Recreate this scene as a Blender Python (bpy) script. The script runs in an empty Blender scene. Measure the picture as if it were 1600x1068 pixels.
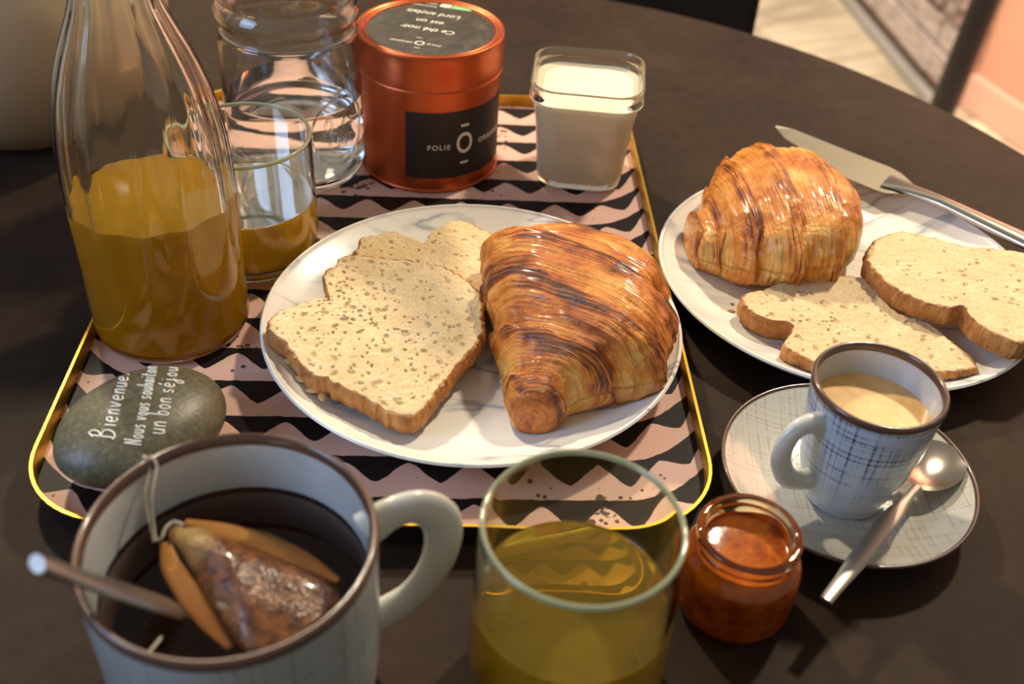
import bpy, bmesh, math, random
import numpy as np
from mathutils import Vector, Matrix, noise
R = math.radians; PI = math.pi
sc = bpy.context.scene; COL = sc.collection
random.seed(4)

# ---------------------------------------------------------------- camera
H = .357; FPX = 1664.4; PITCH = R(39.1032); ROLL = R(3.963)
cf = Vector((0, math.cos(PITCH), -math.sin(PITCH)))
r0 = Vector((1, 0, 0)); u0 = r0.cross(cf)
cr = math.cos(ROLL)*r0 + math.sin(ROLL)*u0
cu = -math.sin(ROLL)*r0 + math.cos(ROLL)*u0
cam = bpy.data.cameras.new('camera'); co = bpy.data.objects.new('camera', cam); COL.objects.link(co)
M = Matrix((cr, cu, -cf)).transposed().to_4x4(); M.translation = (0, 0, H)
co.matrix_world = M
cam.sensor_width = 36; cam.lens = FPX/1600*36; cam.clip_start = .01
cam.dof.use_dof = True; cam.dof.focus_distance = .53; cam.dof.aperture_fstop = 7.5
sc.camera = co

def P(u, v, z=0.):
    "where the sight line of a measured point of the photograph meets the level z"
    d = cf*FPX + cr*(u-800) - cu*(v-534)
    t = (z-H)/d.z
    return Vector((d.x*t, d.y*t, z))

# ---------------------------------------------------------------- light
sc.view_settings.view_transform = 'Standard'; sc.view_settings.look = 'None'
sc.view_settings.gamma = 1; sc.view_settings.use_curve_mapping = False
sc.view_settings.exposure = 0.12
w = bpy.data.worlds.new('world'); sc.world = w; w.use_nodes = True
w.node_tree.nodes['Background'].inputs[0].default_value = (1, .90, .76, 1)
w.node_tree.nodes['Background'].inputs[1].default_value = .26

def area(name, loc, target, size, power, col, size_y=None):
    l = bpy.data.lights.new(name, 'AREA'); l.energy = power; l.color = col
    l.shape = 'ELLIPSE' if size_y else 'DISK'; l.size = size
    if size_y: l.size_y = size_y
    o = bpy.data.objects.new(name, l); COL.objects.link(o); o.location = loc
    o.rotation_euler = (Vector(target)-Vector(loc)).to_track_quat('-Z', 'Y').to_euler()
    return o
area('ceiling_spot_light', (.75, 1.35, 1.45), (0, .42, 0), .13, 27, (1, .86, .64))
area('ceiling_spot_light', (-.78, 1.68, 1.5), (0, .42, 0), .13, 33, (1, .86, .64))
area('window_light', (-1.5, -.35, .95), (0, .35, 0), .8, 18, (.42, .62, 1), 1.1)
area('background_fill_light', (.75, 1.25, 1.25), (.95, 3.2, .1), .4, 76, (1, .85, .76))  # added fill lamp, brightens the floor and walls beyond the table

sc.cycles.use_denoising = True
sc.cycles.max_bounces = 16; sc.cycles.transmission_bounces = 14; sc.cycles.glossy_bounces = 6
sc.cycles.transparent_max_bounces = 12; sc.cycles.diffuse_bounces = 4
sc.cycles.sample_clamp_indirect = 6; sc.cycles.blur_glossy = .6
sc.cycles.caustics_refractive = True; sc.cycles.caustics_reflective = True

# ---------------------------------------------------------------- materials
class NT:
    def __init__(s, name):
        s.m = bpy.data.materials.new(name); s.m.use_nodes = True; s.t = s.m.node_tree
        s.b = s.t.nodes['Principled BSDF']; s.out = s.t.nodes['Material Output']
    def n(s, ty, **kw):
        nd = s.t.nodes.new(ty)
        for k, v in kw.items():
            if k.startswith('i_'):
                key = k[2:]; key = int(key) if key.isdigit() else key.replace('_', ' ')
                s.set(nd.inputs[key], v)
            else: setattr(nd, k, v)
        return nd
    def set(s, sock, v):
        if isinstance(v, bpy.types.NodeSocket): s.t.links.new(v, sock)
        elif isinstance(v, bpy.types.Node): s.t.links.new(v.outputs[0], sock)
        else: sock.default_value = v
    def math(s, op, a, b=0., c=None, clamp=False):
        nd = s.t.nodes.new('ShaderNodeMath'); nd.operation = op; nd.use_clamp = clamp
        s.set(nd.inputs[0], a); s.set(nd.inputs[1], b)
        if c is not None: s.set(nd.inputs[2], c)
        return nd.outputs[0]
    def P(s, **kw):
        for k, v in kw.items(): s.set(s.b.inputs[k.replace('_', ' ')], v)
    def coord(s, kind='Object', scale=(1, 1, 1), rot=(0, 0, 0)):
        tc = s.t.nodes.new('ShaderNodeTexCoord'); mp = s.t.nodes.new('ShaderNodeMapping')
        s.t.links.new(tc.outputs[kind], mp.inputs[0])
        mp.inputs['Scale'].default_value = scale; mp.inputs['Rotation'].default_value = rot
        return mp.outputs[0]
    def noise(s, vec, scale, detail=4, rough=.55, dist=0.):
        nd = s.t.nodes.new('ShaderNodeTexNoise'); s.t.links.new(vec, nd.inputs['Vector'])
        nd.inputs['Scale'].default_value = scale; nd.inputs['Detail'].default_value = detail
        nd.inputs['Roughness'].default_value = rough; nd.inputs['Distortion'].default_value = dist
        return nd.outputs[0]
    def ramp(s, fac, stops, interp='LINEAR'):
        nd = s.t.nodes.new('ShaderNodeValToRGB'); s.set(nd.inputs[0], fac); e = nd.color_ramp.elements
        nd.color_ramp.interpolation = interp
        while len(e) < len(stops): e.new(.5)
        for i, (p, c) in enumerate(stops):
            e[i].position = p; e[i].color = (*c, 1) if len(c) == 3 else c
        return nd.outputs[0]
    def mix(s, fac, a, b, bt='MIX'):
        nd = s.t.nodes.new('ShaderNodeMix'); nd.data_type = 'RGBA'; nd.blend_type = bt
        s.set(nd.inputs[0], fac)
        for i, v in ((6, a), (7, b)): s.set(nd.inputs[i], (*v, 1) if isinstance(v, tuple) and len(v) == 3 else v)
        return nd.outputs[2]
    def bump(s, h, strength=.3, dist=.001):
        nd = s.t.nodes.new('ShaderNodeBump'); s.set(nd.inputs['Height'], h)
        nd.inputs['Strength'].default_value = strength; nd.inputs['Distance'].default_value = dist
        s.t.links.new(nd.outputs[0], s.b.inputs['Normal'])

def srgb(r, g, b):
    f = lambda c: (c/255/12.92) if c <= 10.3 else ((c/255+.055)/1.055)**2.4
    return (f(r), f(g), f(b))
def c4(c): return (*c, 1)

def plain(name, col, rough=.5, metal=0., **kw):
    t = NT(name); t.P(Base_Color=c4(col), Roughness=rough, Metallic=metal, **kw); return t.m
def glassmat(name, col=(1, 1, 1), ior=1.48, rough=0.0):
    t = NT(name); t.P(Base_Color=c4(col), Roughness=rough, IOR=ior, Transmission_Weight=1.); return t.m
def liquid(name, col, haze, ior=1.33, tint=None):
    "cloudy tinted liquid: part clear refraction, part light scattered back by the cloudiness"
    t = NT(name); g = t.n('ShaderNodeBsdfRefraction', i_Color=c4(tint or col), i_IOR=ior, i_Roughness=.03)
    gl = t.n('ShaderNodeBsdfGlossy', i_Roughness=.03); d = t.n('ShaderNodeBsdfDiffuse', i_Color=c4(col)); tr_ = t.n('ShaderNodeBsdfTranslucent', i_Color=c4(col))
    m1 = t.n('ShaderNodeMixShader', i_0=.55); t.t.links.new(d.outputs[0], m1.inputs[1]); t.t.links.new(tr_.outputs[0], m1.inputs[2])
    m2 = t.n('ShaderNodeMixShader', i_0=haze); t.t.links.new(g.outputs[0], m2.inputs[1]); t.t.links.new(m1.outputs[0], m2.inputs[2])
    fr = t.n('ShaderNodeFresnel', i_IOR=ior)
    m3 = t.n('ShaderNodeMixShader'); t.t.links.new(fr.outputs[0], m3.inputs[0]); t.t.links.new(m2.outputs[0], m3.inputs[1]); t.t.links.new(gl.outputs[0], m3.inputs[2])
    t.t.links.new(m3.outputs[0], t.out.inputs[0])
    return t.m

def m_table():
    t = NT('dark table top'); v = t.coord()
    n1 = t.noise(v, 9, 5, .6); n2 = t.noise(v, 120, 3)
    c = t.ramp(n1, [(.35, srgb(42, 30, 23)), (.6, srgb(54, 40, 30)), (.75, srgb(66, 52, 38))])
    c = t.mix(.15, c, t.ramp(n2, [(.3, (0, 0, 0)), (.7, (.05, .042, .035))]))
    t.P(Base_Color=c, Roughness=.62, Specular_IOR_Level=.10); t.bump(n2, .15, .0006); return t.m
def m_marble():
    t = NT('white porcelain with grey marbling'); v = t.coord()
    mp = t.coord(scale=(9, 26, 9), rot=(0, 0, .5))
    n = t.noise(mp, 1.0, 3, .45, 1.2)
    d = t.math('ABSOLUTE', t.math('SUBTRACT', n, .5))
    vein = t.ramp(d, [(.0, (1, 1, 1)), (.018, (.35,)*3), (.045, (0, 0, 0))])
    msk = t.ramp(t.noise(v, 14, 2), [(.42, (0, 0, 0)), (.60, (1, 1, 1))])
    wide = t.ramp(t.noise(mp, .7, 2, .4, .8), [(.56, (0, 0, 0)), (.72, (1, 1, 1))])
    f = t.mix(1., vein, msk, 'MULTIPLY')
    c = t.mix(f, srgb(236, 232, 222), srgb(152, 160, 172))
    c = t.mix(t.math('MULTIPLY', wide, .35), c, srgb(170, 176, 186))
    t.P(Base_Color=c, Roughness=.28, Coat_Weight=.3, Coat_Roughness=.1); return t.m
def m_pattern():
    t = NT('printed rows of pink and black waves'); tc = t.n('ShaderNodeTexCoord')
    sx = t.n('ShaderNodeSeparateXYZ'); t.t.links.new(tc.outputs['Object'], sx.inputs[0])
    nz = t.n('ShaderNodeTexNoise', i_Scale=160., i_Detail=3.); t.t.links.new(tc.outputs['Object'], nz.inputs['Vector'])
    u = sx.outputs[0]; v = sx.outputs[1]                       # origin of the tray is its centre
    jit = t.math('MULTIPLY', t.math('SUBTRACT', nz.outputs[0], .5), .0022)
    e = t.math('MAXIMUM', t.math('SUBTRACT', t.math('ABSOLUTE', u), .113), 0.)
    bend = t.math('MULTIPLY', t.math('MULTIPLY', e, e), 17.)
    v2 = t.math('ADD', t.math('SUBTRACT', v, bend), jit)
    q = t.math('DIVIDE', t.math('ADD', v2, .2016+.025*4), .0248)   # row bottoms land on the measured levels
    fr = t.math('FRACT', q)
    uu = t.math('ADD', t.math('ADD', u, t.math('MULTIPLY', v, .03)), .0322+.0285*40)
    ph = t.math('FRACT', t.math('DIVIDE', uu, .0288))
    cs = t.math('COSINE', t.math('MULTIPLY', ph, 2*PI))
    tri = t.math('ABSOLUTE', t.math('SUBTRACT', t.math('MULTIPLY', t.math('FRACT', t.math('ADD', ph, .5)), 2.), 1.))
    tri = t.math('SUBTRACT', 1., tri)                          # 1 at ph=0
    wave = t.math('ADD', t.math('MULTIPLY', t.math('ADD', t.math('MULTIPLY', cs, .5), .5), .55), t.math('MULTIPLY', tri, .45))
    lim = t.math('ADD', t.math('MULTIPLY', wave, .50), .35)
    pink = t.math('LESS_THAN', fr, lim)
    vo = t.n('ShaderNodeTexVoronoi', i_Scale=210.); t.t.links.new(tc.outputs['Object'], vo.inputs['Vector'])
    n3 = t.noise(tc.outputs['Object'], 34, 2); n4 = t.noise(tc.outputs['Object'], 420, 3)
    spk = t.math('LESS_THAN', vo.outputs[0], t.math('MULTIPLY', t.math('SUBTRACT', n3, .47), 1.7))
    blot = t.math('MULTIPLY', t.math('GREATER_THAN', n3, .70), t.math('GREATER_THAN', n4, .52))
    bad = t.math('MAXIMUM', spk, blot)
    pk = t.mix(t.noise(tc.outputs['Object'], 22, 3), srgb(196, 154, 138), srgb(224, 186, 170))
    c = t.mix(pink, srgb(29, 21, 22), t.mix(bad, pk, srgb(92, 66, 60)))
    t.P(Base_Color=c, Roughness=.5, Specular_IOR_Level=.15); return t.m
def m_glaze(name, base, line, dens=1., rad=.03, amt=.75, zlo=None, zhi=None):
    "stoneware glaze with a woven cloth pattern pressed through it"
    t = NT(name); tc = t.n('ShaderNodeTexCoord')
    s = t.n('ShaderNodeSeparateXYZ'); t.t.links.new(tc.outputs['Object'], s.inputs[0])
    if rad:
        a = t.math('MULTIPLY', t.math('ARCTAN2', s.outputs[1], s.outputs[0]), rad); b = s.outputs[2]
    else: a, b = s.outputs[0], s.outputs[1]
    def lines(x, f, off):
        nn = t.n('ShaderNodeTexNoise', noise_dimensions='1D', i_Scale=f, i_Detail=1.)
        t.t.links.new(t.math('ADD', x, off), nn.inputs['W']); return nn.outputs[0]
    la = lines(a, 620*dens, 3.); lb = lines(b, 620*dens, 7.)
    hatch = t.math('MAXIMUM', t.math('GREATER_THAN', la, .60), t.math('GREATER_THAN', lb, .61))
    both = t.math('MULTIPLY', t.math('GREATER_THAN', la, .53), t.math('GREATER_THAN', lb, .53))
    brk = t.ramp(t.noise(tc.outputs['Object'], 90, 3), [(.34, (0, 0, 0)), (.52, (1, 1, 1))])
    f = t.math('MULTIPLY', t.math('ADD', t.math('MULTIPLY', hatch, .55), t.math('MULTIPLY', both, .45)), t.math('MULTIPLY', brk, amt))
    if zlo is not None:
        mr = t.n('ShaderNodeMapRange', i_From_Min=zlo, i_From_Max=zhi, i_To_Min=.12, i_To_Max=1.)
        t.t.links.new(s.outputs[2], mr.inputs[0]); f = t.math('MULTIPLY', f, mr.outputs[0])
    vb = t.mix(t.noise(tc.outputs['Object'], 30, 3), base, tuple(x*.82 for x in base))
    t.P(Base_Color=t.mix(f, vb, line), Roughness=.22, Coat_Weight=.5, Coat_Roughness=.06)
    t.bump(t.math('ADD', la, lb), .12, .0004); return t.m
def m_glaze_in():
    t = NT('speckled pale glaze'); v = t.coord()
    sp = t.ramp(t.noise(v, 260, 2), [(.66, (0, 0, 0)), (.74, (1, 1, 1))])
    c = t.mix(t.noise(v, 25, 3), srgb(178, 182, 184), srgb(200, 202, 202))
    c = t.mix(t.math('MULTIPLY', sp, .5), c, srgb(230, 230, 226))
    t.P(Base_Color=c, Roughness=.18, Coat_Weight=.5, Coat_Roughness=.05); t.bump(t.noise(v, 140, 2), .08, .0006); return t.m
def m_stone():
    t = NT('grey green pebble'); v = t.coord()
    c = t.ramp(t.noise(v, 420, 4, .7), [(.3, srgb(66, 62, 44)), (.55, srgb(102, 96, 72)), (.75, srgb(142, 134, 106))])
    c = t.mix(.3, c, t.ramp(t.noise(v, 40, 3), [(.3, srgb(72, 70, 56)), (.7, srgb(118, 114, 96))]))
    gl = t.ramp(t.noise(v, 700, 1), [(.78, (.42,)*3), (.82, (.15,)*3)])
    t.P(Base_Color=c, Roughness=gl); t.bump(t.noise(v, 600, 3), .25, .0005); return t.m
def m_crumb():
    t = NT('bread crumb'); v = t.coord()
    at = t.n('ShaderNodeAttribute', attribute_name='pore')
    n1 = t.noise(v, 55, 4, .6); n2 = t.noise(v, 900, 4, .7)
    c = t.ramp(n1, [(.3, srgb(206, 174, 120)), (.55, srgb(224, 196, 146)), (.75, srgb(236, 214, 170))])
    c = t.mix(.35, c, t.ramp(n2, [(.3, srgb(196, 158, 104)), (.65, srgb(250, 230, 192))]))
    c = t.mix(t.math('MULTIPLY', at.outputs['Fac'], .38), c, srgb(160, 120, 76))
    vo = t.n('ShaderNodeTexVoronoi', i_Scale=520.); t.t.links.new(v, vo.inputs['Vector'])
    small = t.math('MULTIPLY', t.math('LESS_THAN', vo.outputs[0], .22), t.math('GREATER_THAN', n1, .5))
    c = t.mix(t.math('MULTIPLY', small, .3), c, srgb(160, 118, 72))
    t.P(Base_Color=c, Roughness=.75, Subsurface_Weight=.12, Subsurface_Radius=(.004, .002, .001), Subsurface_Scale=.5)
    t.bump(n2, .6, .0010); return t.m
def m_crust():
    t = NT('bread crust'); v = t.coord()
    n1 = t.noise(v, 75, 5, .65); n2 = t.noise(v, 700, 4, .7)
    c = t.ramp(n1, [(.3, srgb(136, 74, 26)), (.5, srgb(196, 126, 58)), (.7, srgb(222, 164, 92))])
    c = t.mix(.3, c, t.ramp(n2, [(.3, srgb(104, 54, 20)), (.7, srgb(216, 162, 98))]))
    t.P(Base_Color=c, Roughness=.62); t.bump(n2, .7, .0012); return t.m
def m_croissant(name, dark):
    t = NT(name); uv = t.n('ShaderNodeUVMap', uv_map='uv')
    mp = t.n('ShaderNodeMapping'); t.t.links.new(uv.outputs[0], mp.inputs[0]); mp.inputs['Scale'].default_value = (120, 2.6, 1)
    mp2 = t.n('ShaderNodeMapping'); t.t.links.new(uv.outputs[0], mp2.inputs[0]); mp2.inputs['Scale'].default_value = (11, 1.6, 1)
    f1 = t.noise(mp.outputs[0], 1, 5, .6, .25); f2 = t.noise(mp2.outputs[0], 1, 3, .5, .3)
    ob = t.coord(); blot = t.noise(ob, 55, 4, .6, .4); fine = t.noise(ob, 500, 3)
    lap = t.n('ShaderNodeAttribute', attribute_name='lap').outputs['Fac']
    hi = t.n('ShaderNodeAttribute', attribute_name='hi').outputs['Fac']
    big = t.noise(ob, 26, 3, .5, .3)
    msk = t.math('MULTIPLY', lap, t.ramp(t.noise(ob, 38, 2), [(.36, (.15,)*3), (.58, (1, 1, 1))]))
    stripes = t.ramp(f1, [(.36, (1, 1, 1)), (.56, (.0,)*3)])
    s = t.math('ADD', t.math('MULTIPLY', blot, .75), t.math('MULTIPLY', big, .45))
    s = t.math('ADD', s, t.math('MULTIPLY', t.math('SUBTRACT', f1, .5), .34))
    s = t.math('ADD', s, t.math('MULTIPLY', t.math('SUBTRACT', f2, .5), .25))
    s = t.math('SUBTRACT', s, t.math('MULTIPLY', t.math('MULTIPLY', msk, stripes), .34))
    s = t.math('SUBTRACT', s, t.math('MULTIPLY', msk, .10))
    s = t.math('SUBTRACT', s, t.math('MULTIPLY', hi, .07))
    s = t.math('SUBTRACT', s, dark)
    c = t.ramp(s, [(.22, srgb(84, 36, 10)), (.34, srgb(138, 66, 14)), (.46, srgb(196, 106, 28)), (.60, srgb(226, 146, 54)), (.78, srgb(238, 192, 108))])
    rg = t.ramp(t.noise(ob, 90, 3), [(.42, (.26,)*3), (.6, (.6,)*3)])
    t.P(Base_Color=c, Roughness=rg, Coat_Weight=.32, Coat_Roughness=.2, Subsurface_Weight=.05, Subsurface_Radius=(.004, .002, .001))
    t.bump(t.math('ADD', t.math('MULTIPLY', f1, 1.0), t.math('ADD', t.math('MULTIPLY', fine, .3), t.math('MULTIPLY', t.noise(ob, 150, 3), 1.1))), .85, .0022)
    return t.m
def m_copper():
    t = NT('brushed copper lacquer'); v = t.coord()
    n = t.noise(v, 60, 4)
    t.P(Base_Color=t.mix(n, srgb(178, 82, 42), srgb(198, 98, 54)), Metallic=.75, Roughness=.34); t.bump(t.noise(v, 1400, 2), .1, .0002); return t.m
def m_wood(name, a, b, sc_=(1, 1, 1), rough=.6, k=1.):
    t = NT(name); v = t.coord(scale=sc_); oi = t.n('ShaderNodeObjectInfo')
    ad = t.n('ShaderNodeVectorMath', operation='ADD'); t.t.links.new(v, ad.inputs[0])
    t.t.links.new(t.math('MULTIPLY', oi.outputs['Random'], 30.), ad.inputs[1])
    n = t.noise(ad.outputs[0], 6*k, 5, .65, .4)
    c = t.ramp(t.math('ADD', n, t.math('MULTIPLY', t.math('SUBTRACT', oi.outputs['Random'], .5), .22)), [(.32, a), (.62, b)])
    t.P(Base_Color=c, Roughness=rough); return t.m
def m_tea():
    t = NT('black tea'); t.P(Base_Color=(1, 1, 1, 1), Roughness=.0, IOR=1.33, Transmission_Weight=1.)
    va = t.n('ShaderNodeVolumeAbsorption', i_Density=48., i_Color=(.55, .20, .02, 1)); t.t.links.new(va.outputs[0], t.out.inputs['Volume'])
    return t.m
def m_bag():
    t = NT('wet tea bag paper'); v = t.coord()
    leaf = t.ramp(t.noise(v, 190, 4, .7), [(.38, srgb(66, 34, 16)), (.6, srgb(124, 76, 38))])
    at = t.n('ShaderNodeAttribute', attribute_name='dry')
    c = t.mix(at.outputs['Fac'], leaf, srgb(214, 178, 120))
    vo = t.n('ShaderNodeTexVoronoi', i_Scale=900.); t.t.links.new(v, vo.inputs['Vector'])
    t.P(Base_Color=c, Roughness=.25, Coat_Weight=.5, Coat_Roughness=.1); t.bump(vo.outputs[0], .5, .0006); return t.m
def m_coffee():
    t = NT('coffee foam'); v = t.coord()
    c = t.ramp(t.noise(v, 70, 5, .6, .6), [(.35, srgb(214, 158, 88)), (.6, srgb(232, 186, 118)), (.8, srgb(244, 214, 160))])
    t.P(Base_Color=c, Roughness=.22, Coat_Weight=.3); return t.m
def m_jam():
    t = NT('apricot jam'); v = t.coord()
    c = t.ramp(t.noise(v, 130, 4), [(.35, srgb(168, 74, 10)), (.65, srgb(222, 124, 26))])
    t.P(Base_Color=c, Roughness=.12, Transmission_Weight=.35, IOR=1.42, Subsurface_Weight=.4, Subsurface_Radius=(.01, .004, .001)); t.bump(t.noise(v, 110, 3), .12, .0012); return t.m

MT = dict(table=m_table(), marble=m_marble(), pattern=m_pattern(), gold=plain('gold rim', srgb(206, 164, 58), .36, .8),
    black=plain('black lacquer', srgb(26, 20, 20), .4), crumb=m_crumb(), crust=m_crust(),
    cro1=m_croissant('deep glazed pastry', .015), cro2=m_croissant('golden pastry', -.065), copper=m_copper(),
    label=plain('black paper label', srgb(30, 24, 23), .5), white=plain('white print', srgb(226, 220, 206), .6),
    green=plain('green print', srgb(140, 205, 130), .6), lidlabel=None,
    mug=m_glaze('grey blue woven glaze', srgb(168, 176, 178), srgb(96, 98, 100), .8, .046, .55),
    cup=m_glaze('white glaze with blue black weave', srgb(192, 202, 214), srgb(34, 40, 66), 1.15, .026, 1., .012, .042),
    saucer=m_glaze('white glaze with faint brown weave', srgb(190, 188, 178), srgb(140, 128, 110), 1., 0, .55),
    glz=m_glaze_in(), rim=plain('iron brown rim', srgb(84, 58, 44), .25, 0, Coat_Weight=.5),
    handle=plain('pale smooth glaze', srgb(206, 206, 196), .2, 0, Coat_Weight=.5),
    steel=plain('polished steel', srgb(190, 182, 170), .2, 1.), blade=plain('satin blade steel', srgb(150, 142, 124), .40, .9), steeld=plain('worn steel', srgb(176, 170, 162), .34, 1.),
    stone=m_stone(), ink=plain('white paint pen', srgb(232, 228, 214), .6),
    glass=glassmat('clear glass', (.98, .985, .96)), tumbler=glassmat('greenish clear glass', (.93, .96, .86)),
    rimsheen=plain('glass rim with painted pale green reflection', srgb(206, 214, 176), .06, 0, Transmission_Weight=.6, IOR=1.48, Coat_Weight=.6, Coat_Roughness=.03), amberglass=glassmat('jam stained glass', (.98, .86, .55)), water=glassmat('water', (1, 1, 1), 1.33),  # glass rim: its pale green colour stands in for reflected light
    amber=liquid('amber iced tea', srgb(240, 186, 36), .80, tint=srgb(244, 210, 90)), pale=liquid('pale green tea', srgb(226, 192, 76), .30, tint=srgb(238, 220, 130)), tea2=liquid('golden tea', srgb(250, 214, 84), .5, tint=srgb(246, 216, 110)),
    tea=m_tea(), bag=m_bag(), fin=plain('tea soaked paper edge', srgb(168, 112, 42), .6, 0), string=plain('cotton string', srgb(206, 196, 176), .8),
    coffee=m_coffee(), milk=plain('milk', srgb(246, 236, 206), .35, 0, Subsurface_Weight=.3, Subsurface_Radius=(.006, .005, .004)),
    jam=m_jam(), seed=plain('pale seed', srgb(204, 168, 112), .5), vase=plain('cream glazed ceramic', srgb(196, 174, 142), .25, 0, Coat_Weight=.3),
    floorb=m_wood('floor base', srgb(110, 90, 70), srgb(130, 108, 84)), plank=m_wood('pale oak board', srgb(166, 148, 120), srgb(216, 200, 168), (1, 6, 1), .45),
    board=m_wood('weathered whitewashed board', srgb(96, 62, 48), srgb(222, 206, 196), (1.2, .8, 7), .8, 2.4), backing=m_wood('rough brown masonry', srgb(84, 54, 40), srgb(164, 122, 96), (2, 2, 9), .85, 3.), salmon=plain('salmon plaster', srgb(222, 166, 136), .8),
    salmonl=plain('pale salmon paint', srgb(232, 186, 160), .6), trim=plain('light grey trim', srgb(186, 180, 170), .5))
def m_lidlabel():
    t = NT('dark label with a faint leaf print'); v = t.coord()
    n = t.noise(v, 90, 5, .6, 1.5)
    t.P(Base_Color=t.ramp(n, [(.45, srgb(52, 44, 36)), (.7, srgb(86, 76, 60))]), Roughness=.45); return t.m
MT['lidlabel'] = m_lidlabel()

# ---------------------------------------------------------------- helpers
def tag(o, label, cat, group=None, kind=None):
    o['label'] = label; o['category'] = cat
    if group: o['group'] = group
    if kind: o['kind'] = kind
    return o
def thing(name, loc, label, cat, group=None, rz=0):
    o = bpy.data.objects.new(name, None); COL.objects.link(o); o.empty_display_size = .01
    o.location = loc; o.rotation_euler = (0, 0, rz); return tag(o, label, cat, group)
def link(name, me, mat, parent=None, smooth=True, loc=None):
    if mat: me.materials.clear(); me.materials.append(mat)
    if smooth: me.polygons.foreach_set('use_smooth', [True]*len(me.polygons))
    me.update()
    o = bpy.data.objects.new(name, me); COL.objects.link(o)
    if parent: o.parent = parent
    if loc: o.location = loc
    return o
def mesh(name, vs, fs, mat, parent=None, smooth=True, loc=None):
    me = bpy.data.meshes.new(name); me.from_pydata([tuple(v) for v in vs], [], fs)
    bm = bmesh.new(); bm.from_mesh(me); bmesh.ops.remove_doubles(bm, verts=bm.verts, dist=1e-7)
    bmesh.ops.recalc_face_normals(bm, faces=bm.faces)
    for e in bm.edges:
        if len(e.link_faces) == 2 and e.calc_face_angle(0) > R(42): e.smooth = False
    bm.to_mesh(me); bm.free()
    return link(name, me, mat, parent, smooth, loc)
def smoothprof(pts, k=6):
    "Catmull-Rom through (r, z) points; a third value 1 keeps the corner sharp"
    out = []
    n = len(pts)
    for i in range(n-1):
        p1, p2 = np.array(pts[i][:2]), np.array(pts[i+1][:2])
        p0 = p1*2-p2 if i == 0 or len(pts[i]) > 2 else np.array(pts[i-1][:2])
        p3 = p2*2-p1 if i == n-2 or len(pts[i+1]) > 2 else np.array(pts[i+2][:2])
        for j in range(k):
            t = j/k
            out.append(tuple(.5*((2*p1)+(-p0+p2)*t+(2*p0-5*p1+4*p2-p3)*t*t+(-p0+3*p1-3*p2+p3)*t**3)))
    out.append(tuple(pts[-1][:2])); return out
def lathe(name, prof, mat, parent=None, n=96, k=6, fn=None, loc=None, smooth=True):
    "prof: open profile from axis to axis, or a closed ring when its ends meet"
    pr = smoothprof(prof, k) if k else [p[:2] for p in prof]
    closed = (abs(pr[0][0]-pr[-1][0]) < 1e-9 and abs(pr[0][1]-pr[-1][1]) < 1e-9)
    if closed: pr = pr[:-1]
    vs, fs = [], []
    for (r, z) in pr:
        r = max(r, 0)
        for i in range(n):
            a = 2*PI*i/n
            x, y, zz = (r*math.cos(a), r*math.sin(a), z) if fn is None else fn(r, a, z)
            vs.append((x, y, zz))
    m = len(pr)
    for j in range(m if closed else m-1):
        for i in range(n):
            a, b = j*n+i, j*n+(i+1) % n; c, d = ((j+1) % m)*n+(i+1) % n, ((j+1) % m)*n+i
            fs.append((a, b, c, d))
    o = mesh(name, vs, fs, mat, parent, smooth, loc)
    return o
def tube(name, pts, rad, mat, parent=None, n=12, flat=1., k=6, up=None, closed=False):
    "round or flattened bar through 3-D points; rad a number or one per point; flat scales the second axis"
    P3 = [np.array(p, float) for p in pts]; rr = rad if isinstance(rad, (list, tuple)) else [rad]*len(P3)
    path, rads = [], []
    for i in range(len(P3)-1):
        p1, p2 = P3[i], P3[i+1]; p0 = P3[i-1] if i else p1*2-p2; p3 = P3[i+2] if i+2 < len(P3) else p2*2-p1
        for j in range(k):
            t = j/k
            path.append(.5*((2*p1)+(-p0+p2)*t+(2*p0-5*p1+4*p2-p3)*t*t+(-p0+3*p1-3*p2+p3)*t**3))
            a, b = rr[i], rr[i+1]
            rads.append(tuple(np.array(a)*(1-t)+np.array(b)*t) if isinstance(a, (tuple,)) else a*(1-t)+b*t)
    path.append(P3[-1]); rads.append(rr[-1])
    vs, fs = [], []; prev = None
    for i, p in enumerate(path):
        d = path[min(i+1, len(path)-1)]-path[max(i-1, 0)]; d = d/np.linalg.norm(d)
        if up is not None: s = np.cross(d, np.array(up, float))
        elif prev is None: s = np.cross(d, (0, 0, 1.) if abs(d[2]) < .9 else (0, 1., 0))
        else: s = prev-d*np.dot(prev, d)
        s = s/np.linalg.norm(s); prev = s; q = np.cross(s, d)
        rd = rads[i]; ra, rb = rd if isinstance(rd, tuple) else (rd, rd*flat)
        for j in range(n):
            a = 2*PI*j/n; vs.append(p+s*math.cos(a)*ra+q*math.sin(a)*rb)
    for i in range(len(path)-1):
        for j in range(n): fs.append((i*n+j, i*n+(j+1) % n, (i+1)*n+(j+1) % n, (i+1)*n+j))
    fs.append(tuple(range(n))); fs.append(tuple(reversed(range((len(path)-1)*n, len(path)*n))))
    return mesh(name, vs, fs, mat, parent)
def box(name, lo, hi, mat, parent=None, bev=0., loc=None, rot=None):
    bm = bmesh.new(); bmesh.ops.create_cube(bm, size=1)
    c = (Vector(lo)+Vector(hi))/2; s = Vector(hi)-Vector(lo)
    for v in bm.verts: v.co = Vector((v.co.x*s.x, v.co.y*s.y, v.co.z*s.z))+c
    if bev: bmesh.ops.bevel(bm, geom=bm.edges[:], offset=bev, segments=2, affect='EDGES')
    me = bpy.data.meshes.new(name); bm.to_mesh(me); bm.free()
    o = link(name, me, mat, parent, False, loc)
    if rot is not None: o.rotation_euler = rot
    return o
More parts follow.
